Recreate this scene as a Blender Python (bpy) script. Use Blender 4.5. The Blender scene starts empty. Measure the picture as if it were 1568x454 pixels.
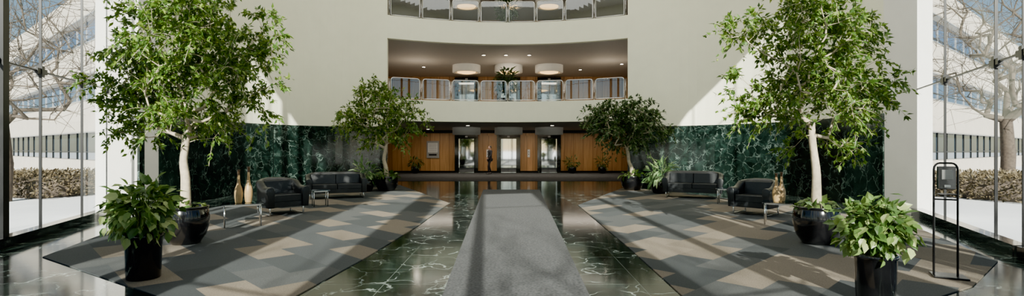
import bpy, bmesh, math, random
import numpy as np
from mathutils import Vector, Matrix
random.seed(7); rng=np.random.default_rng(7)
C=bpy.context
scene=C.scene
F=784.0; CX=784.0; CY=227.0; CH=1.6
def G(x,y):
    Y=F*CH/(y-CY); return ((x-CX)/F*Y, Y)
def P3(x,y,Y):
    return Vector(((x-CX)/F*Y, Y, CH+(CY-y)/F*Y))
# ---------------------------------------------------------------- materials
def newmat(name):
    m=bpy.data.materials.new(name); m.use_nodes=True
    nt=m.node_tree; b=nt.nodes['Principled BSDF']; return m,nt,b
def simple(name,col,rough=.5,metal=0,emit=None,es=0,noise=0,nscale=8,bump=0,coat=0):
    m,nt,b=newmat(name)
    b.inputs['Roughness'].default_value=rough; b.inputs['Metallic'].default_value=metal
    b.inputs['Coat Weight'].default_value=coat
    c=(*col,1)
    b.inputs['Base Color'].default_value=c
    if noise or bump:
        tc=nt.nodes.new('ShaderNodeTexCoord'); n=nt.nodes.new('ShaderNodeTexNoise')
        n.inputs['Scale'].default_value=nscale; n.inputs['Detail'].default_value=5
        nt.links.new(tc.outputs['Object'],n.inputs['Vector'])
        r=nt.nodes.new('ShaderNodeValToRGB')
        r.color_ramp.elements[0].position=.3; r.color_ramp.elements[1].position=.7
        r.color_ramp.elements[0].color=(*[v*(1-noise) for v in col],1)
        r.color_ramp.elements[1].color=(*[min(1,v*(1+noise)) for v in col],1)
        nt.links.new(n.outputs['Fac'],r.inputs['Fac']); nt.links.new(r.outputs['Color'],b.inputs['Base Color'])
        if bump:
            bp=nt.nodes.new('ShaderNodeBump'); bp.inputs['Strength'].default_value=bump; bp.inputs['Distance'].default_value=.02
            nt.links.new(n.outputs['Fac'],bp.inputs['Height']); nt.links.new(bp.outputs['Normal'],b.inputs['Normal'])
    if emit:
        b.inputs['Emission Color'].default_value=(*emit,1); b.inputs['Emission Strength'].default_value=es
    return m
def ramp(nt,stops,interp='LINEAR'):
    r=nt.nodes.new('ShaderNodeValToRGB'); cr=r.color_ramp; cr.interpolation=interp
    while len(cr.elements)<len(stops): cr.elements.new(.5)
    for e,(p,c) in zip(cr.elements,stops):
        e.position=p; e.color=(*c,1)
    return r
def marble(name,dark,mid,vein,scale=1.0,rough=.12,tile=(.6,.6),vert=False,veinw=.035,joint=(.05,.07,.06),coat=.3,spec=.5,jw=.007):
    m,nt,b=newmat(name); L=nt.links.new; N=nt.nodes.new
    tc=N('ShaderNodeTexCoord')
    n1=N('ShaderNodeTexNoise'); n1.inputs['Scale'].default_value=1.3*scale; n1.inputs['Detail'].default_value=8; n1.inputs['Roughness'].default_value=.65
    n1.inputs['Distortion'].default_value=1.2
    L(tc.outputs['Object'],n1.inputs['Vector'])
    r1=ramp(nt,[(.38,dark),(.55,mid),(.75,tuple(v*2.2 for v in mid))])
    L(n1.outputs['Fac'],r1.inputs['Fac'])
    nd=N('ShaderNodeTexNoise'); nd.inputs['Scale'].default_value=2.2*scale; nd.inputs['Detail'].default_value=6
    L(tc.outputs['Object'],nd.inputs['Vector'])
    mx=N('ShaderNodeMix'); mx.data_type='VECTOR'; mx.inputs['Factor'].default_value=.35
    L(tc.outputs['Object'],mx.inputs[4]); L(nd.outputs['Color'],mx.inputs[5])
    vo=N('ShaderNodeTexVoronoi'); vo.feature='DISTANCE_TO_EDGE'; vo.inputs['Scale'].default_value=2.4*scale
    L(mx.outputs[1],vo.inputs['Vector'])
    r2=ramp(nt,[(0,(1,1,1)),(veinw,(0,0,0))]); L(vo.outputs['Distance'],r2.inputs['Fac'])
    n3=N('ShaderNodeTexNoise'); n3.inputs['Scale'].default_value=1.7*scale; n3.inputs['Detail'].default_value=4; L(tc.outputs['Object'],n3.inputs['Vector'])
    r3=ramp(nt,[(.40,(0,0,0)),(.60,(1,1,1))]); L(n3.outputs['Fac'],r3.inputs['Fac'])
    mu=N('ShaderNodeMath'); mu.operation='MULTIPLY'; L(r2.outputs['Color'],mu.inputs[0]); L(r3.outputs['Color'],mu.inputs[1])
    c1=N('ShaderNodeMix'); c1.data_type='RGBA'; L(mu.outputs[0],c1.inputs['Factor']); L(r1.outputs['Color'],c1.inputs[6]); c1.inputs[7].default_value=(*vein,1)
    br=N('ShaderNodeTexBrick'); br.offset=0; br.inputs['Scale'].default_value=1
    br.inputs['Brick Width'].default_value=tile[0]; br.inputs['Row Height'].default_value=tile[1]
    br.inputs['Mortar Size'].default_value=jw; br.inputs['Color1'].default_value=(.75,.75,.75,1); br.inputs['Color2'].default_value=(1.25,1.25,1.25,1)
    if vert:
        sp=N('ShaderNodeSeparateXYZ'); cb=N('ShaderNodeCombineXYZ'); ad=N('ShaderNodeMath'); ad.operation='SUBTRACT'
        L(tc.outputs['Object'],sp.inputs[0]); L(sp.outputs['X'],ad.inputs[0]); L(sp.outputs['Y'],ad.inputs[1])
        L(ad.outputs[0],cb.inputs[0]); L(sp.outputs['Z'],cb.inputs[1]); L(cb.outputs[0],br.inputs['Vector'])
    else: L(tc.outputs['Object'],br.inputs['Vector'])
    mm=N('ShaderNodeMix'); mm.data_type='RGBA'; mm.blend_type='MULTIPLY'; mm.inputs['Factor'].default_value=1
    L(c1.outputs[2],mm.inputs[6]); L(br.outputs['Color'],mm.inputs[7])
    c2=N('ShaderNodeMix'); c2.data_type='RGBA'; L(br.outputs['Fac'],c2.inputs['Factor']); L(mm.outputs[2],c2.inputs[6]); c2.inputs[7].default_value=(*joint,1)
    L(c2.outputs[2],b.inputs['Base Color'])
    b.inputs['Roughness'].default_value=rough; b.inputs['Coat Weight'].default_value=coat; b.inputs['Coat Roughness'].default_value=.08
    b.inputs['Specular IOR Level'].default_value=spec
    return m
M_marble_wall=marble('green_marble_wall',(.003,.007,.0055),(.010,.021,.017),(.12,.165,.145),1.9,.16,(1.5,1.25),True,.05,(.006,.01,.008),.2)
M_marble_floor=marble('green_marble_floor',(.006,.010,.009),(.015,.023,.020),(.36,.42,.385),1.3,.10,(.75,.75),False,.026,(.14,.165,.15),0,.38,.004)
M_black_marble=marble('black_marble',(.004,.005,.005),(.008,.012,.010),(.10,.12,.1),2,.08,(1,4),True,.02,(.01,.01,.01))
M_white=simple('wall_paint',(.88,.87,.69),.75,noise=.02,nscale=2)
M_pil=simple('pillar_paint',(.86,.84,.78),.7,noise=.03,nscale=2)
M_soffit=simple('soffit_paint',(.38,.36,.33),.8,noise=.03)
M_ceil=simple('ceiling_paint',(.80,.79,.74),.8,noise=.02)
M_black=simple('black_gloss',(.006,.006,.007),.12,coat=.6,noise=.1)
M_blackm=simple('black_metal',(.012,.012,.013),.35,metal=.4,noise=.1)
M_leather=simple('black_leather',(.014,.016,.018),.34,bump=.15,noise=.2,nscale=60)
M_chrome=simple('chrome',(.75,.75,.75),.15,metal=1,noise=.03)
M_mirror=simple('mirror_steel',(.72,.74,.75),.04,metal=1,noise=.02)
M_darkglass=simple('dark_window_glass',(.03,.05,.07),.03,metal=.0,coat=1,noise=.1)
M_bluewin=simple('blue_window_glass',(.07,.15,.31),.05,metal=.6,noise=.15,nscale=.6)
M_snow=simple('snow',(.84,.86,.90),.8,noise=.05,nscale=.7,bump=.3)
M_conc=simple('building_precast',(.52,.47,.40),.85,noise=.05,nscale=2)
M_soil=simple('potting_soil',(.03,.02,.012),.95,noise=.4,nscale=40,bump=.5)
M_bark=simple('pale_ficus_bark',(.50,.42,.30),.8,noise=.2,nscale=14,bump=.3)
M_barkd=simple('brown_bark',(.085,.065,.05),.9,noise=.3,nscale=10,bump=.4)
M_vase=simple('vase_wood',(.36,.235,.10),.4,noise=.2,nscale=9)
M_vdark=simple('vase_dark',(.10,.055,.025),.4,noise=.2,nscale=9)
M_skin=simple('skin',(.42,.25,.18),.5,noise=.05); M_cloth=simple('dark_cloth',(.015,.017,.024),.85,noise=.3,nscale=30)
M_trous=simple('trouser_cloth',(.016,.016,.02),.85,noise=.3,nscale=30); M_hair=simple('dark_hair',(.015,.01,.008),.6,noise=.3,nscale=50)
M_glow=simple('warm_lamp',(1,.8,.5),.5,emit=(1,.58,.20),es=2.6); M_dl=simple('downlight_lens',(1,1,1),.5,emit=(1,.88,.7),es=14)
M_grey=simple('sign_grey',(.30,.30,.29),.4,noise=.05); M_plate=simple('white_plate',(.7,.7,.68),.4,noise=.03)
M_mat=simple('entrance_mat',(.062,.064,.068),.95,noise=.5,nscale=32,bump=.2)
M_dcarp=simple('dark_carpet',(.045,.05,.055),.95,noise=.35,nscale=5,bump=.1)
M_ucarp=simple('upper_floor_carpet',(.20,.18,.15),.95,noise=.2,nscale=5)
def wood():
    m,nt,b=newmat('wood_panel'); L=nt.links.new; N=nt.nodes.new
    tc=N('ShaderNodeTexCoord'); mp=N('ShaderNodeMapping'); mp.inputs['Scale'].default_value=(9,9,.5); L(tc.outputs['Object'],mp.inputs[0])
    n=N('ShaderNodeTexNoise'); n.inputs['Scale'].default_value=2; n.inputs['Detail'].default_value=6; L(mp.outputs[0],n.inputs['Vector'])
    r=ramp(nt,[(.3,(.36,.18,.065)),(.7,(.52,.29,.115))]); L(n.outputs['Fac'],r.inputs['Fac'])
    sp=N('ShaderNodeSeparateXYZ'); cb=N('ShaderNodeCombineXYZ'); ad=N('ShaderNodeMath'); ad.operation='ADD'
    L(tc.outputs['Object'],sp.inputs[0]); L(sp.outputs['X'],ad.inputs[0]); L(sp.outputs['Y'],ad.inputs[1]); L(ad.outputs[0],cb.inputs[0]); L(sp.outputs['Z'],cb.inputs[1])
    br=N('ShaderNodeTexBrick'); br.offset=0; br.inputs['Scale'].default_value=1; br.inputs['Brick Width'].default_value=.62; br.inputs['Row Height'].default_value=6
    br.inputs['Mortar Size'].default_value=.012; br.inputs['Color1'].default_value=(.8,.8,.8,1); br.inputs['Color2'].default_value=(1.1,1.1,1.1,1); br.inputs['Mortar'].default_value=(.25,.2,.15,1)
    L(cb.outputs[0],br.inputs['Vector'])
    mm=N('ShaderNodeMix'); mm.data_type='RGBA'; mm.blend_type='MULTIPLY'; mm.inputs['Factor'].default_value=1
    L(r.outputs['Color'],mm.inputs[6]); L(br.outputs['Color'],mm.inputs[7]); L(mm.outputs[2],b.inputs['Base Color'])
    b.inputs['Roughness'].default_value=.35; return m
M_wood=wood()
def carpet_tiles(name,rot):
    m,nt,b=newmat(name); L=nt.links.new; N=nt.nodes.new
    tc=N('ShaderNodeTexCoord'); mp=N('ShaderNodeMapping'); mp.inputs['Rotation'].default_value=(0,0,rot); L(tc.outputs['Object'],mp.inputs[0])
    br=N('ShaderNodeTexBrick'); br.offset=.5; br.inputs['Scale'].default_value=1; br.inputs['Brick Width'].default_value=1.1; br.inputs['Row Height'].default_value=.52
    br.inputs['Mortar Size'].default_value=.0; br.inputs['Color1'].default_value=(0,0,0,1); br.inputs['Color2'].default_value=(1,1,1,1)
    L(mp.outputs[0],br.inputs['Vector'])
    r=ramp(nt,[(0,(.030,.036,.039)),(.3,(.058,.062,.063)),(.5,(.145,.12,.09)),(.66,(.042,.048,.052)),(.82,(.175,.145,.11))],'CONSTANT')
    L(br.outputs['Color'],r.inputs['Fac'])
    n=N('ShaderNodeTexNoise'); n.inputs['Scale'].default_value=70; n.inputs['Detail'].default_value=3; L(tc.outputs['Object'],n.inputs['Vector'])
    r2=ramp(nt,[(.3,(.7,.7,.7)),(.7,(1.25,1.25,1.25))]); L(n.outputs['Fac'],r2.inputs['Fac'])
    mm=N('ShaderNodeMix'); mm.data_type='RGBA'; mm.blend_type='MULTIPLY'; mm.inputs['Factor'].default_value=1
    L(r.outputs['Color'],mm.inputs[6]); L(r2.outputs['Color'],mm.inputs[7]); L(mm.outputs[2],b.inputs['Base Color'])
    b.inputs['Roughness'].default_value=.95; return m
M_carpL=carpet_tiles('carpet_tiles_a',math.radians(45)); M_carpR=carpet_tiles('carpet_tiles_b',math.radians(-45))
def glassmat(name,base=.05,k=.6,tint=(.93,.97,.96)):
    m=bpy.data.materials.new(name); m.use_nodes=True; nt=m.node_tree; nt.nodes.clear(); N=nt.nodes.new; L=nt.links.new
    o=N('ShaderNodeOutputMaterial'); t=N('ShaderNodeBsdfTransparent'); t.inputs[0].default_value=(*tint,1)
    g=N('ShaderNodeBsdfGlossy'); g.inputs['Roughness'].default_value=.01; g.inputs[0].default_value=(.9,.95,1,1)
    fr=N('ShaderNodeLayerWeight'); fr.inputs['Blend'].default_value=.5
    pw=N('ShaderNodeMath'); pw.operation='POWER'; pw.inputs[1].default_value=4; L(fr.outputs['Facing'],pw.inputs[0])
    ml=N('ShaderNodeMath'); ml.operation='MULTIPLY_ADD'; ml.inputs[1].default_value=k; ml.inputs[2].default_value=base; ml.use_clamp=True; L(pw.outputs[0],ml.inputs[0])
    mx=N('ShaderNodeMixShader'); L(ml.outputs[0],mx.inputs[0]); L(t.outputs[0],mx.inputs[1]); L(g.outputs[0],mx.inputs[2]); L(mx.outputs[0],o.inputs[0])
    return m
M_glass=glassmat('facade_glass',.04,.30,(.89,.95,.94)); M_rail=glassmat('railing_glass',.16,.6,(.75,.8,.8)); M_tglass=glassmat('table_glass',.2,.6,(.3,.36,.35))
def leafmat(name,stops,rough=.35,trans=.35):
    m,nt,b=newmat(name); L=nt.links.new; N=nt.nodes.new
    g=N('ShaderNodeNewGeometry'); r=ramp(nt,stops); L(g.outputs['Random Per Island'],r.inputs['Fac'])
    L(r.outputs['Color'],b.inputs['Base Color']); b.inputs['Roughness'].default_value=rough
    tr=N('ShaderNodeBsdfTranslucent'); hs=N('ShaderNodeHueSaturation'); hs.inputs['Value'].default_value=1.6; hs.inputs['Hue'].default_value=.48
    L(r.outputs['Color'],hs.inputs['Color']); L(hs.outputs[0],tr.inputs[0])
    mx=N('ShaderNodeMixShader'); mx.inputs[0].default_value=trans; L(b.outputs[0],mx.inputs[1]); L(tr.outputs[0],mx.inputs[2])
    L(mx.outputs[0],nt.nodes['Material Output'].inputs[0]); return m
M_leaf=leafmat('ficus_leaf',[(0,(.035,.090,.010)),(.5,(.08,.170,.022)),(.85,(.16,.275,.032)),(1,(.29,.38,.07))],.45,.32)
M_leafd=leafmat('ficus_leaf_dark',[(0,(.022,.05,.015)),(.6,(.05,.10,.03)),(1,(.11,.18,.05))],.42,.22)
M_poth=leafmat('pothos_leaf',[(0,(.035,.085,.016)),(.45,(.08,.16,.035)),(.75,(.17,.27,.065)),(1,(.45,.52,.22))],.38,.28)
M_dief=leafmat('dieffenbachia_leaf',[(0,(.05,.12,.04)),(.5,(.12,.24,.08)),(1,(.40,.50,.26))],.4,.25)
M_hedge=leafmat('hedge_leaf',[(0,(.055,.045,.022)),(.5,(.115,.088,.045)),(1,(.20,.155,.09))],.6,.1)
# ---------------------------------------------------------------- mesh builder
class MB:
    def __init__(s): s.v=[];s.f=[];s.m=[];s.mats=[];s.sm=[]
    def mi(s,mat):
        if mat not in s.mats: s.mats.append(mat)
        return s.mats.index(mat)
    def add(s,vs,fs,mat,smooth=False):
        o=len(s.v); s.v+= [tuple(v) for v in vs]; k=s.mi(mat)
        for f in fs: s.f.append(tuple(i+o for i in f)); s.m.append(k); s.sm.append(smooth)
    def box(s,c,size,mat,rot=0,M=None):
        hx,hy,hz=[d/2 for d in size]
        vs=[Vector((x,y,z)) for x in(-hx,hx) for y in(-hy,hy) for z in(-hz,hz)]
        R=Matrix.Rotation(rot,3,'Z') if M is None else M
        vs=[R@v+Vector(c) for v in vs]
        s.add(vs,[(0,1,3,2),(4,6,7,5),(0,4,5,1),(2,3,7,6),(0,2,6,4),(1,5,7,3)],mat)
    def lathe(s,prof,c,mat,seg=32,sx=1,sy=1,cap=True):
        vs=[];fs=[]
        for r,z in prof:
            for i in range(seg):
                a=2*math.pi*i/seg; vs.append((c[0]+r*sx*math.cos(a),c[1]+r*sy*math.sin(a),c[2]+z))
        for j in range(len(prof)-1):
            for i in range(seg):
                k=(i+1)%seg; fs.append((j*seg+i,j*seg+k,(j+1)*seg+k,(j+1)*seg+i))
        if cap:
            fs.append(tuple(range(seg))[::-1]); fs.append(tuple((len(prof)-1)*seg+i for i in range(seg)))
        s.add(vs,fs,mat,True)
    def tube(s,pts,rad,mat,seg=8,cap=True):
        pts=[Vector(p) for p in pts]; n=len(pts)
        if not hasattr(rad,'__len__'): rad=[rad]*n
        vs=[];fs=[]; up=None
        for i,p in enumerate(pts):
            t=(pts[min(i+1,n-1)]-pts[max(i-1,0)])
            if t.length<1e-9: t=Vector((0,0,1))
            t.normalize()
            if up is None:
                up=Vector((1,0,0)) if abs(t.z)>.8 else Vector((0,0,1))
            a=(up-t*up.dot(t))
            if a.length<1e-4: a=t.orthogonal()
            a.normalize(); up=a; b=t.cross(a)
            for k in range(seg):
                q=2*math.pi*k/seg; vs.append(p+(a*math.cos(q)+b*math.sin(q))*rad[i])
        for i in range(n-1):
            for k in range(seg):
                l=(k+1)%seg; fs.append((i*seg+k,i*seg+l,(i+1)*seg+l,(i+1)*seg+k))
        if cap: fs.append(tuple(range(seg))[::-1]); fs.append(tuple((n-1)*seg+k for k in range(seg)))
        s.add(vs,fs,mat,True)
    def prism(s,poly,z0,z1,mat):
        n=len(poly); vs=[(x,y,z0) for x,y in poly]+[(x,y,z1) for x,y in poly]
        fs=[tuple(range(n))[::-1],tuple(range(n,2*n))]+[(i,(i+1)%n,(i+1)%n+n,i+n) for i in range(n)]
        s.add(vs,fs,mat)
    def ball(s,c,r,mat,seg=16,rings=10,R=None):
        if not hasattr(r,'__len__'): r=(r,r,r)
        vs=[];fs=[]
        for j in range(rings+1):
            ph=math.pi*j/rings
            for i in range(seg):
                a=2*math.pi*i/seg; v=Vector((r[0]*math.sin(ph)*math.cos(a),r[1]*math.sin(ph)*math.sin(a),r[2]*math.cos(ph)))
                if R: v=R@v
                vs.append(v+Vector(c))
        for j in range(rings):
            for i in range(seg):
                k=(i+1)%seg; fs.append((j*seg+i,(j+1)*seg+i,(j+1)*seg+k,j*seg+k))
        s.add(vs,fs,mat,True)
    def obj(s,name,loc=(0,0,0),rot=0,bevel=0,parent=None,scale=1):
        me=bpy.data.meshes.new(name); me.from_pydata(s.v,[],s.f)
        for m in s.mats: me.materials.append(m)
        me.polygons.foreach_set('material_index',s.m); me.polygons.foreach_set('use_smooth',s.sm)
        me.validate(); me.update()
        bm=bmesh.new(); bm.from_mesh(me); bmesh.ops.recalc_face_normals(bm,faces=[f for f in bm.faces]); bm.to_mesh(me); bm.free()
        o=bpy.data.objects.new(name,me); C.collection.objects.link(o); o.location=loc; o.rotation_euler=(0,0,rot); o.scale=(scale,)*3
        if bevel:
            b=o.modifiers.new('bevel','BEVEL'); b.width=bevel; b.segments=3; b.limit_method='ANGLE'; b.angle_limit=math.radians(50)
        if parent: o.parent=parent
        return o
def crom(pts,n=8):
    out=[]; P=[Vector(p) for p in pts]; P=[2*P[0]-P[1]]+P+[2*P[-1]-P[-2]]
    for i in range(1,len(P)-2):
        for k in range(n):
            t=k/n; a,b,c,d=P[i-1],P[i],P[i+1],P[i+2]
            out.append(.5*((2*b)+(c-a)*t+(2*a-5*b+4*c-d)*t*t+(3*b-a-3*c+d)*t**3))
    out.append(P[-2]); return out
def strip(poly,thick,side):
    P=[Vector(p) for p in poly]; off=[]
    for i,p in enumerate(P):
        t=(P[min(i+1,len(P)-1)]-P[max(i-1,0)]).normalized(); n=Vector((-t.y,t.x))*side
        off.append(p+n*thick)
    return [tuple(p) for p in P]+[tuple(p) for p in reversed(off)]
# ---------------------------------------------------------------- shell
H_M=2.5; TOP=13.0; GT=8.9
WL=crom([(-9.2,12.6),(-9.72,15.7),(-9.3,19.0),(-7.6,21.1),(-5.24,21.5)])
WR=crom([(9.6,13.2),(9.72,15.4),(9.14,18.1),(7.37,20.4),(4.86,21.5)])
def offs(W,d):
    out=[]
    for i,p in enumerate(W):
        t=(W[min(i+1,len(W)-1)]-W[max(i-1,0)]).normalized(); out.append(p+Vector((-t.y,t.x))*d)
    return out
for nm,W,sd in(('left',WL,1),('right',WR,-1)):
    m=MB(); m.prism(strip([tuple(p) for p in W],.35,sd),H_M,TOP,M_white); m.obj('wall_'+nm)
    m=MB(); m.prism(strip([tuple(p) for p in offs(W,-.03*sd)],.34,sd),0,H_M,M_marble_wall); m.obj('wall_marble_'+nm)
OX0,OX1=-5.24,4.86
def arcY(X,c=22.8): return c-1.3*((X+.19)/5.05)**2
arc=[(OX0+(OX1-OX0)*i/40,) for i in range(41)]; arc=[(a[0],arcY(a[0])) for a in arc]
BX=9.8; BY=33.2
def slab(name,z0,z1,mf,ms):
    m=MB()
    poly=arc+[(BX-.3,22.4),(BX-.3,BY),(-BX+.3,BY),(-BX+.3,22.4)]
    m.prism(poly,z0,z1,mf)
    inner=[(x,y+.25) for x,y in arc]+[(BX-.4,22.7),(BX-.4,BY-.1),(-BX+.4,BY-.1),(-BX+.4,22.7)]
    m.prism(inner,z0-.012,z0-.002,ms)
    m.prism(inner,z1+.002,z1+.01,M_ucarp)
    return m.obj(name)
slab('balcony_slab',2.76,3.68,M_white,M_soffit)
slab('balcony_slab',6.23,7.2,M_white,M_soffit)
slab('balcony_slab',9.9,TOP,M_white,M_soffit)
m=MB(); m.box((0,BY+.1,TOP/2),(2*BX,.2,TOP),M_wood); m.obj('wall_back')
m=MB(); m.box((-BX+.1,27.3,TOP/2),(.2,11.6,TOP),M_wood); m.obj('wall_recess_left')
m=MB(); m.box((BX-.1,27.3,TOP/2),(.2,11.6,TOP),M_wood); m.obj('wall_recess_right')
m=MB(); m.box((0,BY-.06,2.66),(2*BX-.6,.1,.2),M_blackm); m.box((0,BY-.04,.06),(2*BX-.6,.06,.12),M_blackm); m.obj('trim_1')
FAC=[(-9.65,12.2),(-8.2,8.2),(-7.2,5.2),(-5.8,2.2),(-3.6,-.6),(0,-2.2),(3.6,-.9),(5.6,1.8),(6.7,4.6),(7.5,7.5),(9.66,12.2)]
m=MB(); m.prism([(-9.2,12.62),(-9.62,12.18),(-10.5,12.9),(-9.9,14.2),(-9.25,13.4)],0,TOP,M_pil); m.obj('wall_pillar_left')
m=MB(); m.prism([(9.6,13.22),(9.64,12.18),(10.6,12.9),(10.2,14.4),(9.72,13.9)],0,TOP,M_pil); m.obj('wall_pillar_right')
m=MB(); m.prism(strip(FAC,.3,-1),GT,TOP,M_white); m.obj('wall_front')
outline=FAC+[tuple(p) for p in WR]+[(BX-.2,22.4),(BX-.2,BY),(-BX+.2,BY),(-BX+.2,22.4)]+[tuple(p) for p in reversed(WL)]
m=MB(); m.prism(outline,-.04,0,M_marble_floor); m.obj('floor')
m=MB(); m.prism(outline,TOP,TOP+.3,M_ceil); m.obj('ceiling')
def seg_pts(a,b,ts): 
    a=Vector(a);b=Vector(b); return [a+(b-a)*t for t in ts]
splits={0:[0,.313,.71,1],9:[0,.18,.637,1]}
wi=0
for i in range(len(FAC)-1):
    a,b=Vector(FAC[i]),Vector(FAC[i+1]); ts=splits.get(i,[0,.5,1])
    pts=seg_pts(a,b,ts); d=(b-a).normalized(); ang=math.atan2(d.y,d.x)
    m=MB()
    for p,q in zip(pts[:-1],pts[1:]):
        for z0,z1 in((.16,2.99),(3.01,7.0),(7.02,GT)):
            m.add([(p.x,p.y,z0),(q.x,q.y,z0),(q.x,q.y,z1),(p.x,p.y,z1)],[(0,1,2,3)],M_glass)
    wi+=1
    m.obj('window_%d'%wi)
    m=MB()
    c=(a+b)/2; w=(b-a).length
    m.box((c.x,c.y,.08),(w+.1,.22,.16),M_black,ang)
    for z in(3.0,7.01): m.box((c.x,c.y,z),(w,.04,.025),M_blackm,ang)
    for j,p in enumerate(pts[:-1]):
        if i in(0,9): m.box((p.x,p.y,GT/2),(.025,.04,GT),M_blackm,ang)
        else:
            m.box((p.x,p.y,GT/2),(.16,.16,GT),M_blackm,ang)  # out-of-view mullions, made thicker than the visible ones to cast shadow streaks
        m.box((p.x,p.y,3.0),(.34,.07,.10),M_blackm,ang)
        m.box((p.x,p.y,3.0),(.10,.09,.2),M_blackm,ang)
    m.obj('trim_window_%d'%wi)
# unseen columns added outside the glass, behind the viewpoint, to cast broad floor shadows
for cx_,cy_,r_ in((-6.2,.9,.42),(-3.9,-1.7,.42),(-1.6,-2.7,.38),(2.2,-2.6,.42),(4.9,-.5,.42),(6.7,2.2,.38)):
    m=MB(); m.lathe([(r_+.06,-.04),(r_+.06,.2),(r_,.22),(r_,GT),(r_,TOP)],(cx_,cy_,0),M_pil,32); m.obj('shadow_column')
def flat(name,px,z0,z1,mat,conv=True):
    m=MB(); m.prism([G(*p) for p in px] if conv else px,z0,z1,mat); return m.obj(name)
flat('carpet',[(215,338),(65,395),(240,455),(400,492),(455,454),(560,396),(640,347),(688,312),(612,284),(540,292),(440,303),(330,318)],.0,.012,M_carpL)
flat('carpet',[(885,315),(960,378),(1045,455),(1100,500),(1380,475),(1490,440),(1528,402),(1400,348),(1250,320),(1140,308),(1030,294),(955,288)],.0,.012,M_carpR)
flat('entrance_mat',[(740,291),(826,291),(903,454),(950,540),(630,540),(677,454)],.0,.006,M_mat)
flat('lobby_carpet',[(-9.2,24.6),(9.2,24.6),(9.2,32.7),(-9.2,32.7)],0,.01,M_dcarp,False)
# ---------------------------------------------------------------- railings
def railing(name,z0,h):
    m=MB(); n=8
    Xs=[OX0+.05+(OX1-OX0-.1)*i/n for i in range(n+1)]
    for i in range(n):
        x0,x1=Xs[i]+.06,Xs[i+1]-.06
        K=6
        xs=[x0+(x1-x0)*k/K for k in range(K+1)]
        yo=.12; r=.12; path=[]
        def pt(x,z): return (x,arcY(x)+yo,z0+z)
        zb,zt=.06,h
        for k in range(5):
            a=math.pi/2*k/4; path.append(pt(x0+r-r*math.cos(a)*1,zt-r+r*math.sin(a)))
        for x in xs[1:-1]: path.append(pt(x,zt))
        for k in range(5):
            a=math.pi/2*k/4; path.append(pt(x1-r+r*math.sin(a),zt-r+r*math.cos(a)))
        path.append(pt(x1,zb)); 
        for x in xs[::-1][1:-1]: path.append(pt(x,zb))
        path.append(pt(x0,zb)); path.append(path[0])
        m.tube(path,.02,M_chrome,8,False)
        vs=[];fs=[]
        for x in xs: vs+= [pt(x,zb),pt(x,zt-.02)]
        for k in range(K): fs.append((2*k,2*k+2,2*k+3,2*k+1))
        m.add(vs,fs,M_rail)
    for x in Xs:
        m.tube([(x,arcY(x)+.12,z0),(x,arcY(x)+.12,z0+h-.05)],.016,M_chrome,8)
    return m.obj(name)
railing('balcony_railing',3.68,.92); railing('balcony_railing',7.2,.95)
# ---------------------------------------------------------------- elevators
EX=[-2.92,-.22,2.38]
def elevator(name,x,z0,h=2.45):
    m=MB(); y=BY-.02; w=1.5
    m.box((x-w/2+.13,y-.2,z0+h/2),(.26,.4,h),M_black_marble); m.box((x+w/2-.13,y-.2,z0+h/2),(.26,.4,h),M_black_marble)
    m.box((x,y-.2,z0+h-.13),(w-.52,.398,.26),M_black_marble)
    for s in(-1,1):
        m.box((x+s*.245,y-.06,z0+(h-.26)/2),(.484,.05,h-.27),M_mirror)
    m.box((x,y-.03,z0+(h-.26)/2),(.98,.02,h-.27),M_blackm)
    m.box((x,y-.25,z0+h-.12),(.16,.35,.1),M_grey)
    m.box((x,y-.2,z0+.012),(.98,.3,.02),M_chrome)
    return m.obj(name)
for z in(0,3.69,7.21):
    for x in EX: elevator('elevator_door',x,z)
def area(name,loc,size,power,col,rot=(0,0,0)):
    l=bpy.data.lights.new(name,'AREA'); l.shape='RECTANGLE'; l.size=size[0]; l.size_y=size[1]; l.energy=power; l.color=col
    o=bpy.data.objects.new(name,l); C.collection.objects.link(o); o.location=loc; o.rotation_euler=rot; return o
for z,ct in((0,2.748),(3.69,6.218),(7.21,9.888)):
    for x in EX:
        m=MB(); xx=x*.87
        m.lathe([(.62,ct-.40),(.78,ct-.40),(.78,ct-.0)],(xx,28.6,0),M_ceil,40,cap=False)
        m.lathe([(.62,ct-.40),(.62,ct-.02)],(xx,28.6,0),M_ceil,40,cap=False)
        if z>0: m.lathe([(.0,ct-.47),(.3,ct-.46),(.5,ct-.41),(.52,ct-.36)],(xx,28.6,0),M_glow,32,cap=False)
        m.lathe([(.0,ct-.36),(.62,ct-.36)],(xx,28.6,0),M_ceil,32,cap=False)
        m.obj('round_ceiling_lamp')
    if z>0:
        for xx in(-5,0,5):
            l=bpy.data.lights.new('lobby_fill','POINT'); l.energy=70 if z<5 else 30; l.color=(1,.84,.64); l.shadow_soft_size=.25  # fill points without a fixture, added to brighten the dark upper recesses
            o=bpy.data.objects.new('lobby_fill',l); C.collection.objects.link(o); o.location=(xx,27,ct-1.3)
for x in(-1.57,1.08):
    m=MB(); m.box((x,BY-.04,1.2),(.5,.05,2.4),M_wood); m.box((x,BY-.09,1.25),(.16,.04,.5),M_plate); m.box((x,BY-.115,1.35),(.05,.02,.05),M_blackm); m.box((x,BY-.115,1.2),(.05,.02,.05),M_blackm)
    m.obj('elevator_call_panel')
m=MB(); m.box((-5.12,BY-.06,1.5),(.80,.08,1.1),M_grey); m.box((-5.12,BY-.11,1.62),(.62,.03,.62),M_plate); m.box((-5.12,BY-.12,1.16),(.5,.02,.1),M_blackm); 
for k in range(6): m.box((-5.12,BY-.128,1.4+.09*k),(.5,.01,.03),M_grey)
m.obj('directory_sign',bevel=.01)
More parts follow.
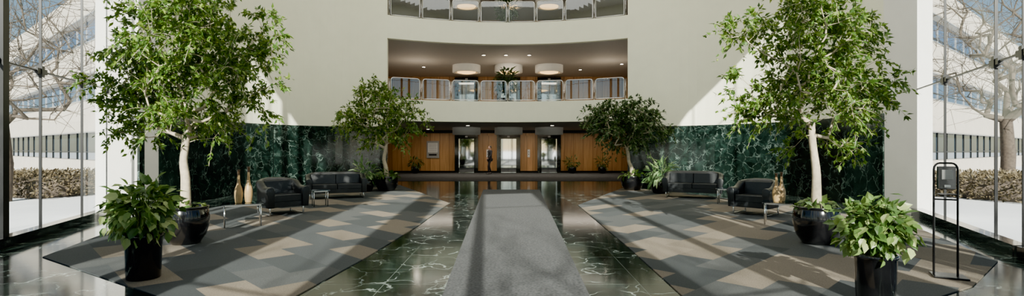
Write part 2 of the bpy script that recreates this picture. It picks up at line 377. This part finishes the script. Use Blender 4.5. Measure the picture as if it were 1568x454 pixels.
for (z,lst) in((2.74,[(-6,25.5),(-2.2,25.5),(2,25.5),(6,25.5),(-5,30.5),(5,30.5)]),(6.21,[(-1.4,25.3),(-.3,25.3),(.85,25.3),(-5,29),(-3.4,30.8),(4,30),(6,28)]),(9.88,[(-4.5,28),(4.2,28)])):
    for x,y in lst:
        m=MB(); m.lathe([(.11,0),(.11,.012)],(x,y,z-.02),M_chrome,20); m.lathe([(.08,-.004),(.08,0)],(x,y,z-.022),M_dl,20); m.obj('ceiling_downlight')
area('lobby_ceiling_light',(0,30.2,2.70),(12,1.5),260,(1,.86,.68))
area('lobby_ceiling_light',(0,30.2,6.17),(12,1.5),190,(1,.86,.68))
area('lobby_ceiling_light',(0,30.2,9.84),(12,1.5),50,(1,.86,.68))
area('atrium_fill_light',(0,12,12.9),(12,14),1100,(1,.97,.88))  # unseen fill panel, added to lift the walls and floor
# ---------------------------------------------------------------- leaves
LEAF=(np.array([(0,0,0),(.38,.23,.02),(1,0,-.10),(.38,-.23,.02),(.45,0,-.03)]),[(0,4,2,1),(0,3,2,4)])
BIG=(np.array([(0,0,0),(.12,.26,.02),(.5,.33,.03),(1,0,-.16),(.5,-.33,.03),(.12,-.26,.02),(.3,0,-.04),(.65,0,-.07)]),
     [(0,6,1),(1,6,7,2),(2,7,3),(0,5,6),(5,4,7,6),(4,3,7)])
LONG=(np.array([(0,0,0),(.25,.10,.03),(.6,.12,.0),(1,0,-.22),(.6,-.12,.0),(.25,-.10,.03),(.3,0,-.02),(.65,0,-.05)]),BIG[1])
def place_leaves(tmpl,pos,dirs,size,upj=.5):
    T,Fc=tmpl; n=len(pos); pos=np.array(pos);d=np.array(dirs); d/= np.linalg.norm(d,axis=1)[:,None]+1e-9
    up=np.array([0,0,1.])+rng.normal(0,upj,(n,3)); s=np.cross(up,d); s/=np.linalg.norm(s,axis=1)[:,None]+1e-9; u=np.cross(d,s)
    sz=np.array(size)[:,None,None]
    V=pos[:,None,:]+sz*(T[None,:,0:1]*d[:,None,:]+T[None,:,1:2]*s[:,None,:]+T[None,:,2:3]*u[:,None,:])
    V=V.reshape(-1,3); k=len(T); F2=[]
    for i in range(n):
        o=i*k
        for f in Fc: F2.append(tuple(o+j for j in f))
    return V,F2
def lobes_pts(lobes,n):
    vols=np.array([l[1]*l[2]*l[3] for l in lobes])**.8; pr=vols/vols.sum(); out=[]
    for k in rng.choice(len(lobes),n,p=pr):
        c,rx,ry,rz=lobes[k]; v=rng.normal(0,1,3); v/=np.linalg.norm(v); r=rng.random()**.42
        out.append(Vector((c[0]+v[0]*r*rx,c[1]+v[1]*r*ry,c[2]+v[2]*r*rz)))
    return out
def grow(trunk,tips,rt,step=.18,rmin=.004,starti=3,jit=.15):
    nodes=[Vector(p) for p in trunk]; par=[i-1 for i in range(len(nodes))]
    base=nodes[starti]; tips=sorted(tips,key=lambda p:(p-base).length)
    ends=[]
    for t in tips:
        A=np.array([tuple(p) for p in nodes[starti:]]); d=np.linalg.norm(A-np.array(t),axis=1)
        pen=np.maximum(0,A[:,2]-t.z)*.8 + np.linalg.norm(A-np.array(base),axis=1)*.25
        k=int(np.argmin(d+pen))+starti; p0=nodes[k]; L=(t-p0).length; ns=max(1,int(L/step)); last=k
        for j in range(1,ns+1):
            f=j/ns; q=p0.lerp(t,f)+Vector((0,0,math.sin(f*math.pi)*L*.10))
            if j<ns: q+=Vector(rng.normal(0,1,3))*step*jit
            nodes.append(q); par.append(last); last=len(nodes)-1
        ends.append(last)
    cnt=[0]*len(nodes)
    for e in ends:
        i=e
        while i>=0: cnt[i]+=1; i=par[i]
    N=max(cnt); rad=[max(rmin,rt*(c/N)**.55) for c in cnt]
    return nodes,par,rad,ends
def branches(nodes,par,rad,V,Fc):
    for i in range(len(nodes)):
        j=par[i]
        if j<0: continue
        a,b=nodes[j],nodes[i]; t=(b-a)
        if t.length<1e-5: continue
        seg=9 if rad[j]>.02 else (5 if rad[j]>.008 else 3)
        ax=t.normalized().orthogonal().normalized(); bx=t.normalized().cross(ax); o=len(V)
        ra=min(rad[j],rad[i]*1.5)
        e=t.normalized()*rad[i]*.4
        for p,r in((a,ra),(b+e,rad[i])):
            for k in range(seg):
                q=2*math.pi*k/seg; V.append(tuple(p+(ax*math.cos(q)+bx*math.sin(q))*r))
        for k in range(seg):
            l=(k+1)%seg; Fc.append((o+k,o+l,o+seg+l,o+seg+k))
ZP=.014
def pot(mb,x,y,prof,soil_z,soil_r,mat=None):
    mb.lathe(prof,(x,y,ZP),mat or M_black,40); mb.lathe([(soil_r,soil_z-.02),(soil_r,soil_z),(0.001,soil_z+.02)],(x,y,ZP),M_soil,24,cap=False)
def bush_leaves(c,R,n,size,tmpl,droop=.4,base=None):
    pos=[];dr=[];sz=[]
    for _ in range(n):
        v=rng.normal(0,1,3); v/=np.linalg.norm(v); r=.35+.65*rng.random()**.6
        r*=1+.15*math.sin(3*v[0]*4+v[2]*5)
        p=np.array(c)+v*np.array(R)*r; pos.append(p); d=v+rng.normal(0,.45,3); d[2]-=droop; dr.append(d); sz.append(size*(.65+.6*rng.random()))
    return pos,dr,sz
def assemble(name,pieces):
    V=[];Fc=[];mi=[];mats=[];sm=[]
    for v,f,m,s in pieces:
        o=len(V); V+= [tuple(p) for p in v]; 
        if m not in mats: mats.append(m)
        k=mats.index(m); Fc+= [tuple(i+o for i in q) for q in f]; mi+=[k]*len(f); sm+=[s]*len(f)
    me=bpy.data.meshes.new(name); me.from_pydata(V,[],Fc)
    for m in mats: me.materials.append(m)
    me.polygons.foreach_set('material_index',mi); me.polygons.foreach_set('use_smooth',sm); me.update()
    o=bpy.data.objects.new(name,me); C.collection.objects.link(o); return o
def mbpieces(mb):
    out=[]
    for k,mat in enumerate(mb.mats):
        fs=[f for f,mm in zip(mb.f,mb.m) if mm==k]; used=sorted({i for f in fs for i in f}); mp={u:i for i,u in enumerate(used)}
        out.append(([mb.v[u] for u in used],[tuple(mp[i] for i in f) for f in fs],mat,True))
    return out
def ficus(name,base_px,Y,trunk_px,lobes_px,ntips,nleaf,lsize,rt,potprof,soil_z,soil_r,lmat,under=None,depth=.8,umat=None):
    X0=(base_px-CX)/F*Y; s=Y/F
    trunk=[P3(x,y,Y) for x,y in trunk_px]; trunk[0]=Vector((X0,Y,soil_z-.02))
    tr=crom(trunk,3)
    lobes=[(P3(x,y,Y+dy*s),rx*s,rx*s*depth,rz*s) for x,y,dy,rx,rz in lobes_px]
    tips=lobes_pts(lobes,ntips)
    st=len(tr)-1-2
    nodes,par,rad,ends=grow(tr,tips,rt,step=.2 if Y<12 else .3,starti=st,rmin=.0035 if Y<12 else .006)
    for i in range(st): rad[i]=rt*(1.35-.35*min(1,i/st*1.5))
    bv=[];bf=[]; 
    tm=MB(); tm.tube(tr[:st+2],[rt*(1.5-.5*min(1,(i/st)*2.5)) for i in range(st+1)]+[rt*.9],M_bark,12)
    pieces=mbpieces(tm); branches(nodes,par,rad,bv,bf); pieces.append((bv,bf,M_bark,True))
    pos=[];dr=[];sz=[]; per=nleaf//len(ends); tv=[];tf=[]
    for e in ends:
        p=nodes[e]; q=nodes[par[e]]; d=(p-q).normalized()
        for w in range(3):
            tw=(d+Vector(rng.normal(0,.7,3))).normalized(); L=(.30 if Y<12 else .5)*(.6+.7*rng.random())
            pts=[p+tw*L*f+Vector((0,0,-.45*L*f*f)) for f in np.linspace(0,1,5)]
            branches(pts,[-1,0,1,2,3],[.003]*5,tv,tf)
            for k in range(per//3):
                f=rng.random()*.95+.05; i=min(3,int(f*4)); pp=pts[i].lerp(pts[i+1],f*4-i)+Vector(rng.normal(0,.012,3))
                dd=tw*.6+Vector(rng.normal(0,.6,3)); dd.z-=.45
                pos.append(tuple(pp)); dr.append(tuple(dd)); sz.append(lsize*(.7+.6*rng.random()))
    pieces.append((tv,tf,M_bark,True))
    V,F2=place_leaves(LEAF,pos,dr,sz,.6); pieces.append((V,F2,lmat,False))
    pm=MB(); pot(pm,X0,Y,potprof,soil_z,soil_r); pieces+=mbpieces(pm)
    if under:
        n,R,size,h=under
        pos,dr,sz=bush_leaves((X0,Y,soil_z+h),(R,R,h*1.3),n,size,BIG,.5)
        V,F2=place_leaves(BIG,pos,dr,sz,.5); pieces.append((V,F2,umat or M_poth,False))
    return assemble(name,pieces)
bowl=[(.17,0),(.22,.02),(.30,.14),(.345,.30),(.355,.44),(.335,.56),(.325,.58),(.345,.60),(.345,.62),(.30,.62),(.29,.55)]
ficus('potted_ficus_tree',284,8.5,[(284,312),(284,275),(281,250),(283,228),(286,205)],
 [(290,70,0,105,72),(230,110,10,75,60),(350,105,-5,72,65),(195,150,0,40,42),(310,180,0,80,34),(402,155,0,26,38),(285,5,0,85,45),(400,50,0,32,38),(230,185,5,48,32),(158,130,0,22,24),(188,195,0,24,24)],
 360,21500,.088,.058,bowl,.56,.30,M_leaf,under=(60,.30,.12,.06))
ficus('potted_ficus_tree',1250,8.5,[(1250,305),(1250,270),(1247,240),(1244,215),(1243,190)],
 [(1235,60,0,78,62),(1325,120,5,42,58),(1250,140,0,85,52),(1170,160,0,45,38),(1145,50,0,36,32),(1290,200,0,42,34),(1135,122,0,20,26),(1250,5,0,65,35),(1300,50,0,40,35),(1215,210,0,32,20)],
 300,14500,.088,.056,bowl,.56,.30,M_leaf,under=(110,.33,.13,.08))
bowl2=[(.22,0),(.30,.03),(.40,.2),(.43,.38),(.40,.5),(.42,.54),(.36,.54),(.35,.5)]
ficus('potted_ficus_tree',592,19.0,[(592,278),(591,258),(588,245),(590,232),(592,220)],
 [(588,170,0,48,36),(545,185,0,32,22),(622,180,0,30,26),(595,212,0,38,16),(575,143,0,30,20),(635,212,0,12,14),(530,180,0,18,14)],
 170,7000,.13,.065,bowl2,.5,.35,M_leaf,under=(70,.45,.2,.1))
ficus('potted_ficus_tree',968,19.3,[(968,278),(967,258),(963,248),(962,238),(960,228)],
 [(958,190,0,45,30),(925,188,0,26,24),(1000,188,0,24,24),(960,165,0,38,16),(962,216,0,40,12),(915,175,0,18,14)],
 170,8500,.13,.06,bowl2,.5,.35,M_leafd,under=(70,.45,.2,.1))
def bush(name,X,Y,potprof,soil_z,soil_r,h,R,rz,n,size,tmpl,lmat,droop=.4,cz=None):
    pm=MB(); pot(pm,X,Y,potprof,soil_z,soil_r)
    cz=cz if cz is not None else soil_z+h
    sv=MB()
    pos,dr,sz=bush_leaves((X,Y,cz),(R,R,rz),n,size,tmpl,droop)
    for p in pos: p[2]=max(p[2],.12)
    for p in pos[::4]:
        sv.tube([(X+rng.normal(0,.04),Y+rng.normal(0,.04),soil_z),((X+p[0])/2,(Y+p[1])/2,(soil_z+p[2])/2+.08),tuple(p)],.004,lmat,4,False)
    V,F2=place_leaves(tmpl,pos,dr,sz,.5)
    V[:,2]=np.maximum(V[:,2],.03)
    return assemble(name,mbpieces(pm)+mbpieces(sv)+[(V,F2,lmat,False)])
cylp=lambda r,h:[(r*.86,0),(r*.9,.012),(r*.98,h*.9),(r*1.05,h*.93),(r*1.05,h),(r*.93,h),(r*.9,h-.06)]
bush('potted_pothos_plant',-4.49,6.24,cylp(.20,.55),.5,.18,.3,.37,.37,560,.12,BIG,M_poth,.6,.86)
bush('potted_pothos_plant',3.74,5.27,cylp(.19,.50),.46,.17,.3,.33,.31,560,.108,BIG,M_poth,.6,.80)
sp=lambda r,h:[(r*.6,0),(r*.75,.02),(r,h*.5),(r*1.02,h*.85),(r*.95,h),(r*.85,h),(r*.8,h-.04)]
bush('potted_dieffenbachia',*G(560,294),sp(.3,.42),.38,.24,.35,.38,.36,130,.32,LONG,M_dief,.1)
bush('potted_dieffenbachia',*G(1010,297),sp(.3,.42),.38,.24,.35,.42,.40,140,.34,LONG,M_dief,.1)
for x,y in((636,266),(876,266),(922,266)):
    bush('potted_fern',*G(x,y),sp(.26,.4),.36,.2,.3,.42,.36,110,.25,LONG,M_leafd,.3)
for zb in(3.70,7.22):
    pm=MB(); pm.lathe([(.15,0),(.32,.1),(.36,.35),(.3,.36),(.28,.3)],(-.25,25.2,zb),M_black,28)
    pos,dr,sz=bush_leaves((-.25,25.2,zb+1.2),(.5,.5,.6),300,.3,LONG,.2)
    V,F2=place_leaves(LONG,pos,dr,sz,.5)
    for p in pos[::4]: pm.tube([(-.25,25.2,zb+.3),tuple((np.array((-.25,25.2,zb+.5))+p)/2),tuple(p)],.012,M_leafd,4,False)
    assemble('potted_palm',mbpieces(pm)+[(V,F2,M_leafd,False)])
# ---------------------------------------------------------------- furniture
def seat(name,loc,rot,w,d=.82,arm=.62,back=.80,scale=1,ncush=1):
    m=MB(); t=.15; r=.24
    hw=w/2-t/2; y0=-d/2; y1=d/2-t/2
    path=[]
    for k in range(7): path.append((-hw,y0+(y1-r-y0)*k/6,arm+ (back-arm)*max(0,(k-3)/3)**1.5*.7))
    for k in range(1,7):
        a=math.pi/2*k/6; path.append((-hw+r-r*math.cos(a),y1-r+r*math.sin(a),arm+(back-arm)*(.7+.3*k/6)))
    n2=6
    for k in range(1,n2): path.append((-hw+r+(2*hw-2*r)*k/n2,y1,back))
    path=path+[(-x,y,z) for x,y,z in reversed(path[:13])]
    n=len(path); vs=[];fs=[]
    for i,(x,y,z) in enumerate(path):
        a=Vector(path[max(i-1,0)][:2]); b=Vector(path[min(i+1,n-1)][:2]); tt=(b-a).normalized(); nn=Vector((-tt.y,tt.x))
        cs=[(-t*.5,.17),(-t*.5,z-.10),(-t*.42,z-.04),(-t*.18,z-.005),(.1*t,z),(t*.45,z-.02),(t*.66,z-.06),(t*.66,z-.12),(t*.5,z-.2),(t*.42,.17)]
        for o,zz in cs: vs.append((x+nn.x*o,y+nn.y*o,zz))
    k=10
    for i in range(n-1):
        for j in range(k): fs.append((i*k+j,i*k+(j+1)%k,(i+1)*k+(j+1)%k,(i+1)*k+j))
    fs.append(tuple(range(k))); fs.append(tuple((n-1)*k+j for j in range(k)))
    m.add(vs,fs,M_leather,True)
    iw=w-2*t
    m.box((0,-.02,.235),(iw+.02,d-.14,.13),M_leather)
    for c in range(ncush):
        cw=iw/ncush
        m.box((-iw/2+cw*(c+.5),-.06,.37),(cw-.012,d-.2,.15),M_leather)
        m.box((-iw/2+cw*(c+.5),d/2-t-.075,.58),(cw-.012,.14,.30),M_leather,M=Matrix.Rotation(-.15,3,'X'))
    for sx in(-1,1):
        for sy in(-1,1):
            m.tube([(sx*(w/2-.09),sy*(d/2-.1),0),(sx*(w/2-.09),sy*(d/2-.1),.18)],.018,M_chrome,10)
        m.tube([(sx*(w/2-.09),-(d/2-.1),.02),(sx*(w/2-.09),(d/2-.1),.02)],.012,M_chrome,8)
    return m.obj(name,loc=(*loc,.014),rot=rot,bevel=.03,scale=scale)
def rt(dx,dy): return math.atan2(dx,-dy)
seat('leather_armchair',(-5.6,12.4),rt(.75,-.66),.92,scale=1.08)
seat('leather_sofa',(-5.6,16.3),rt(.42,-.9),1.75,scale=1.02,ncush=2)
seat('leather_armchair',(5.85,12.3),rt(-.75,-.66),.92,scale=1.05)
seat('leather_sofa',(5.8,16.4),rt(-.42,-.9),1.7,scale=1.05,ncush=2)
def table(name,loc,rot,w,d,h):
    m=MB()
    m.box((0,0,h-.008),(w,d,.016),M_tglass)
    for sx in(-1,1):
        m.tube([(sx*(w/2-.05),-(d/2-.05),0),(sx*(w/2-.05),-(d/2-.05),h-.016)],.014,M_chrome,8)
        m.tube([(sx*(w/2-.05),(d/2-.05),0),(sx*(w/2-.05),(d/2-.05),h-.016)],.014,M_chrome,8)
        m.box((sx*(w/2-.05),0,h-.03),(.025,d-.1,.025),M_chrome); m.box((0,sx*(d/2-.05),h-.03),(w-.1,.025,.025),M_chrome)
    return m.obj(name,loc=(*loc,.014),rot=rot)
table('glass_side_table',(-5.52,10.5),.5,.75,.62,.46); table('glass_side_table',(-5.25,14.0),.5,.45,.45,.44)
table('glass_side_table',(5.6,10.7),-.5,.65,.6,.46); table('glass_side_table',(6.1,14.6),-.5,.5,.45,.44)
def vase(name,x,y,h,z=.475):
    m=MB(); p=[(.055,0),(.062,.02),(.078,.2),(.080,.32),(.066,.44),(.038,.55),(.026,.68),(.022,.85),(.026,.97),(.034,1.0),(.024,1.0),(.018,.9)]
    m.lathe([(r,zz*h) for r,zz in p[:8]],(x,y,z),M_vase,24); m.lathe([(r+.0006,zz*h) for r,zz in p[7:]],(x,y,z),M_vdark,24,cap=False)
    return m.obj(name)
vase('bottle_vase',-5.58,10.45,.68); vase('bottle_vase',-5.43,10.55,.74); vase('bottle_vase',5.50,10.65,.60); vase('bottle_vase',5.66,10.75,.62)
def stand(X,Y):
    m=MB(); w=.115
    m.box((.03,0,.012),(.34,.3,.02),M_blackm)
    path=[(-w,0,.02),(-w,0,1.32)]+[(-w+.06-.06*math.cos(a),0,1.32+.08*math.sin(a)) for a in np.linspace(0,math.pi/2,5)[1:]]
    path+= [(w-.06+.06*math.sin(a),0,1.32+.08*math.cos(a)) for a in np.linspace(0,math.pi/2,5)]+[(w,0,.02)]
    m.tube(path,.012,M_blackm,8)
    m.tube([(-w,0,.95),(w,0,.95)],.01,M_blackm,8)
    m.box((0,-.03,1.22),(.17,.09,.28),M_black); m.box((0,-.08,1.26),(.11,.02,.12),M_grey); m.box((0,-.07,1.02),(.19,.13,.015),M_blackm); m.box((0,-.085,1.12),(.06,.03,.03),M_plate)
    return m.obj('hand_sanitizer_stand',loc=(X,Y,.014),rot=-.5,bevel=.008)
stand(*G(1448,426))
# ---------------------------------------------------------------- person
def skin_mesh(name,verts,edges,radii,mat,root=0,parent=None,sub=2):
    me=bpy.data.meshes.new(name); me.from_pydata(verts,edges,[]); o=bpy.data.objects.new(name,me); C.collection.objects.link(o)
    o.modifiers.new('skin','SKIN')
    sk=me.skin_vertices[0].data
    for i,r in enumerate(radii):
        sk[i].radius=r if hasattr(r,'__len__') else (r,r); sk[i].use_root=(i==root)
    s=o.modifiers.new('sub','SUBSURF'); s.levels=sub; s.render_levels=sub
    me.materials.append(mat)
    if parent: o.parent=parent
    return o
def person(loc,rot):
    e=bpy.data.objects.new('person',None); C.collection.objects.link(e); e.location=loc; e.rotation_euler=(0,0,rot); e.scale=(1.03,)*3
    V=[(0,0,.93),(0,.01,1.08),(0,.01,1.22),(0,.01,1.36),(0,0,1.44),
       (-.17,.01,1.36),(-.22,.03,1.12),(-.21,-.04,.90),(.17,.01,1.36),(.23,-.02,1.12),(.20,-.18,.98),(0,.005,.84)]
    E=[(0,1),(1,2),(2,3),(3,4),(3,5),(5,6),(6,7),(3,8),(8,9),(9,10),(0,11)]
    R=[(.165,.115),(.15,.105),(.165,.115),(.15,.10),(.06,.06),.065,.05,.036,.065,.05,.036,(.17,.12)]
    skin_mesh('jacket',V,E,R,M_cloth,0,e)
    V=[(0,0,.90),(-.09,0,.84),(-.10,.0,.48),(-.10,.12,.12),(.09,0,.84),(.10,-.14,.50),(.10,-.12,.10)]
    E=[(0,1),(1,2),(2,3),(0,4),(4,5),(5,6)]
    skin_mesh('trousers',V,E,[(.14,.10),.085,.062,.048,.085,.062,.048],M_trous,0,e)
    for s,p in((-1,(-.10,.12)),(1,(.10,-.12))):
        skin_mesh('shoe_%d'%(1 if s<0 else 2),[(p[0],p[1]+.05,.05),(p[0],p[1]-.03,.05),(p[0],p[1]-.12,.035),(p[0],p[1]-.18,.03)],[(0,1),(1,2),(2,3)],[(.04,.045),(.042,.045),(.04,.032),(.03,.025)],M_black,0,e)
    m=MB(); hz=1.555
    m.tube([(0,.01,1.40),(0,.0,1.50)],[.055,.05],M_skin,12)
    m.ball((0,-.01,hz),(.073,.092,.112),M_skin,20,14); m.ball((0,-.05,hz-.05),(.05,.05,.055),M_skin,14,10)
    m.ball((0,-.105,hz-.012),(.012,.018,.022),M_skin,8,6)
    for s in(-1,1):
        m.ball((s*.074,.005,hz-.01),(.01,.02,.03),M_skin,8,6); m.ball((s*.028,-.092,hz+.012),(.012,.008,.008),M_plate,8,6); m.ball((s*.028,-.099,hz+.012),(.006,.004,.006),M_hair,6,5)
        m.box((s*.028,-.097,hz+.032),(.03,.008,.006),M_hair)
    m.ball((0,-.093,hz-.052),(.022,.008,.007),M_vdark,8,5)
    m.ball((0,.018,hz+.028),(.082,.092,.1),M_hair,20,12); m.obj('head',parent=e)
    def hand(nm,w,dirv,side):
        w=Vector(w); d=Vector(dirv).normalized(); sdv=Vector((0,1,0)) if abs(d.z)>.6 else Vector((0,0,1)); sdv=(sdv-d*sdv.dot(d)).normalized(); nrm=d.cross(sdv)*side
        V=[w,w+d*.045,w+d*.085]; E=[(0,1),(1,2)]; R=[(.022,.022),(.03,.018),(.032,.016)]
        for k,(o,L) in enumerate(((-.027,.065),(-.009,.078),(.009,.074),(.027,.058))):
            a=len(V); b=w+d*.08+sdv*o; V+=[b,b+d*L*.5+nrm*.006,b+d*L*.9+nrm*.022]; E+=[(2,a),(a,a+1),(a+1,a+2)]; R+=[.009,.0085,.007]
        a=len(V); V+=[w+d*.03-sdv*.03,w+d*.065-sdv*.052]; E+=[(1,a),(a,a+1)]; R+=[.011,.009]
        skin_mesh(nm,[tuple(v) for v in V],E,R,M_skin,0,e,1)
    hand('hand_1',(-.21,-.05,.88),(0,-.25,-1),1); hand('hand_2',(.20,-.20,.965),(0,-.85,-.4),-1)
    return e
person((*G(750,267.5),.012),math.radians(-62))
# ---------------------------------------------------------------- exterior
m=MB(); m.box((0,20,-.09),(400,400,.08),M_snow); m.obj('snow_ground')
def wing(name,p0,d,L,sgn):
    m=MB(); p0=Vector(p0); d=Vector(d).normalized(); ang=math.atan2(d.y,d.x); nrm=Vector((-d.y,d.x))*sgn
    def bx(t0,t1,off,z0,z1,th,mat):
        c=p0+d*(t0+t1)/2+nrm*off; m.box((c.x,c.y,(z0+z1)/2),(t1-t0,th,z1-z0),mat,ang)
    bx(0,L,-6.3,0,10.5,12,M_conc)
    for z0,z1 in((-.05,.9),(2.5,4.3),(5.75,7.5),(9.05,10.7)): bx(0,L,0,z0,z1,.5,M_conc)
    for z0,z1,mt in((.9,2.5,M_darkglass),(4.3,5.75,M_bluewin),(7.5,9.05,M_bluewin)):
        bx(0,L,-.2,z0,z1,.1,mt)
        t=0
        while t<L: bx(t,t+.07,-.13,z0,z1,.06,M_blackm if mt is M_darkglass else M_grey); t+=2.2
        bx(0,L,-.13,z0+.45,z0+.49,.06,M_blackm)
    for z in(2.5,4.3,5.75,7.5,9.05): bx(0,L,.26,z-.03,z+.03,.06,M_grey)
    return m.obj(name)
wing('office_building',(-20,26),(-1.26,1),60,1)
wing('office_building',(20,26),(1.26,1),60,-1)
def hedge(name,cx,cy,w,d,h,rot,n=5000):
    R=Matrix.Rotation(rot,3,'Z'); m=MB(); m.box((cx,cy,h*.45-.05),(w*.92,d*.9,h*.86),M_barkd,rot)
    pos=[];dr=[];sz=[]
    for _ in range(n):
        u=rng.random(3)*2-1; k=rng.integers(0,3)
        if k==2: u[2]=1
        elif k==1: u[1]=-1 if rng.random()<.6 else 1
        else: u[0]=np.sign(u[0])
        bump=1+.06*math.sin(u[0]*11)+.05*math.sin(u[1]*9+u[0]*5)
        p=R@Vector((u[0]*w/2,u[1]*d/2,0)); z=h*(.5+.5*u[2]*bump)
        pos.append((cx+p.x+rng.normal(0,.04),cy+p.y+rng.normal(0,.04),max(0,z+rng.normal(0,.04)))); dd=rng.normal(0,.6,3)+np.array([u[0],u[1],.6]); dr.append(dd); sz.append(.10+.08*rng.random())
    V,F2=place_leaves(LEAF,pos,dr,sz,.8); return assemble(name,mbpieces(m)+[(V,F2,M_hedge,False)])
hedge('trimmed_hedge',-17.8,19.3,7.0,4.5,.62,math.radians(-15),7000)
hedge('trimmed_hedge',17.8,18.0,7.0,4.5,.62,math.radians(15),7000)
def baretree(name,x,y,h,r,n):
    trunk=[Vector((x,y,-.05)),Vector((x+.05,y,h*.12)),Vector((x-.05,y,h*.25)),Vector((x,y,h*.36)),Vector((x+.1,y,h*.5))]
    lob=[(Vector((x,y,h*.62)),r,r,h*.36),(Vector((x,y,h*.45)),r*1.1,r*1.1,h*.2)]
    tips=lobes_pts(lob,n); nodes,par,rad,ends=grow(trunk,tips,.17*h/9,step=.45,rmin=.010,starti=2,jit=.2)
    for i in range(2): rad[i]=.2*h/9
    V=[];Fc=[]
    for e in ends:
        p=nodes[e]; d=(p-nodes[par[e]]).normalized()
        for w in range(3):
            tw=(d+Vector(rng.normal(0,.6,3))); q=p+tw*.6; branches([p,q],[-1,0],[.009,.006],V,Fc)
    branches(nodes,par,rad,V,Fc)
    return assemble(name,[(V,Fc,M_barkd,True)])
baretree('bare_tree',-15.6,15.7,9,2.8,380)
baretree('bare_tree',20.6,21.3,11,3.0,420)
baretree('bare_tree',-6.5,-11,11,4.2,420)
baretree('bare_tree',1.5,-15,12,4.5,420)
baretree('bare_tree',7.5,-10,10,4.0,380)
# ---------------------------------------------------------------- light
el=math.radians(24); az=math.radians(-3)
d=Vector((math.sin(az)*math.cos(el),math.cos(az)*math.cos(el),-math.sin(el)))
l=bpy.data.lights.new('sun','SUN'); l.energy=17.0; l.angle=math.radians(.53); l.color=(1,.94,.83)
o=bpy.data.objects.new('sun',l); C.collection.objects.link(o); o.rotation_euler=d.to_track_quat('-Z','Y').to_euler(); o.location=(0,-20,20)
w=bpy.data.worlds.new('World'); scene.world=w; w.use_nodes=True; nt=w.node_tree; bg=nt.nodes['Background']
sky=nt.nodes.new('ShaderNodeTexSky'); sky.sky_type='NISHITA'; sky.sun_disc=False; sky.sun_elevation=el; sky.sun_rotation=math.pi-az; sky.air_density=1.1; sky.dust_density=.2; sky.ozone_density=3
tc=nt.nodes.new('ShaderNodeTexCoord'); mp=nt.nodes.new('ShaderNodeMapping'); mp.inputs['Scale'].default_value=(1,1,3); nt.links.new(tc.outputs['Generated'],mp.inputs[0])
nz=nt.nodes.new('ShaderNodeTexNoise'); nz.inputs['Scale'].default_value=3; nz.inputs['Detail'].default_value=7; nt.links.new(mp.outputs[0],nz.inputs['Vector'])
rr=ramp(nt,[(.58,(0,0,0)),(.75,(.5,.5,.5))]); nt.links.new(nz.outputs['Fac'],rr.inputs['Fac'])
mx=nt.nodes.new('ShaderNodeMix'); mx.data_type='RGBA'; nt.links.new(rr.outputs['Color'],mx.inputs['Factor']); nt.links.new(sky.outputs[0],mx.inputs[6]); mx.inputs[7].default_value=(5,5.3,5.8,1)
nt.links.new(mx.outputs[2],bg.inputs[0]); bg.inputs['Strength'].default_value=.12
# ---------------------------------------------------------------- camera
cam=bpy.data.cameras.new('camera'); cam.lens=18; cam.sensor_width=36; cam.clip_end=600
co=bpy.data.objects.new('camera',cam); C.collection.objects.link(co); co.location=(0,0,CH); co.rotation_euler=(math.pi/2,0,0); scene.camera=co
scene.view_settings.view_transform='AgX'; scene.view_settings.look='AgX - Punchy'; scene.view_settings.exposure=.78
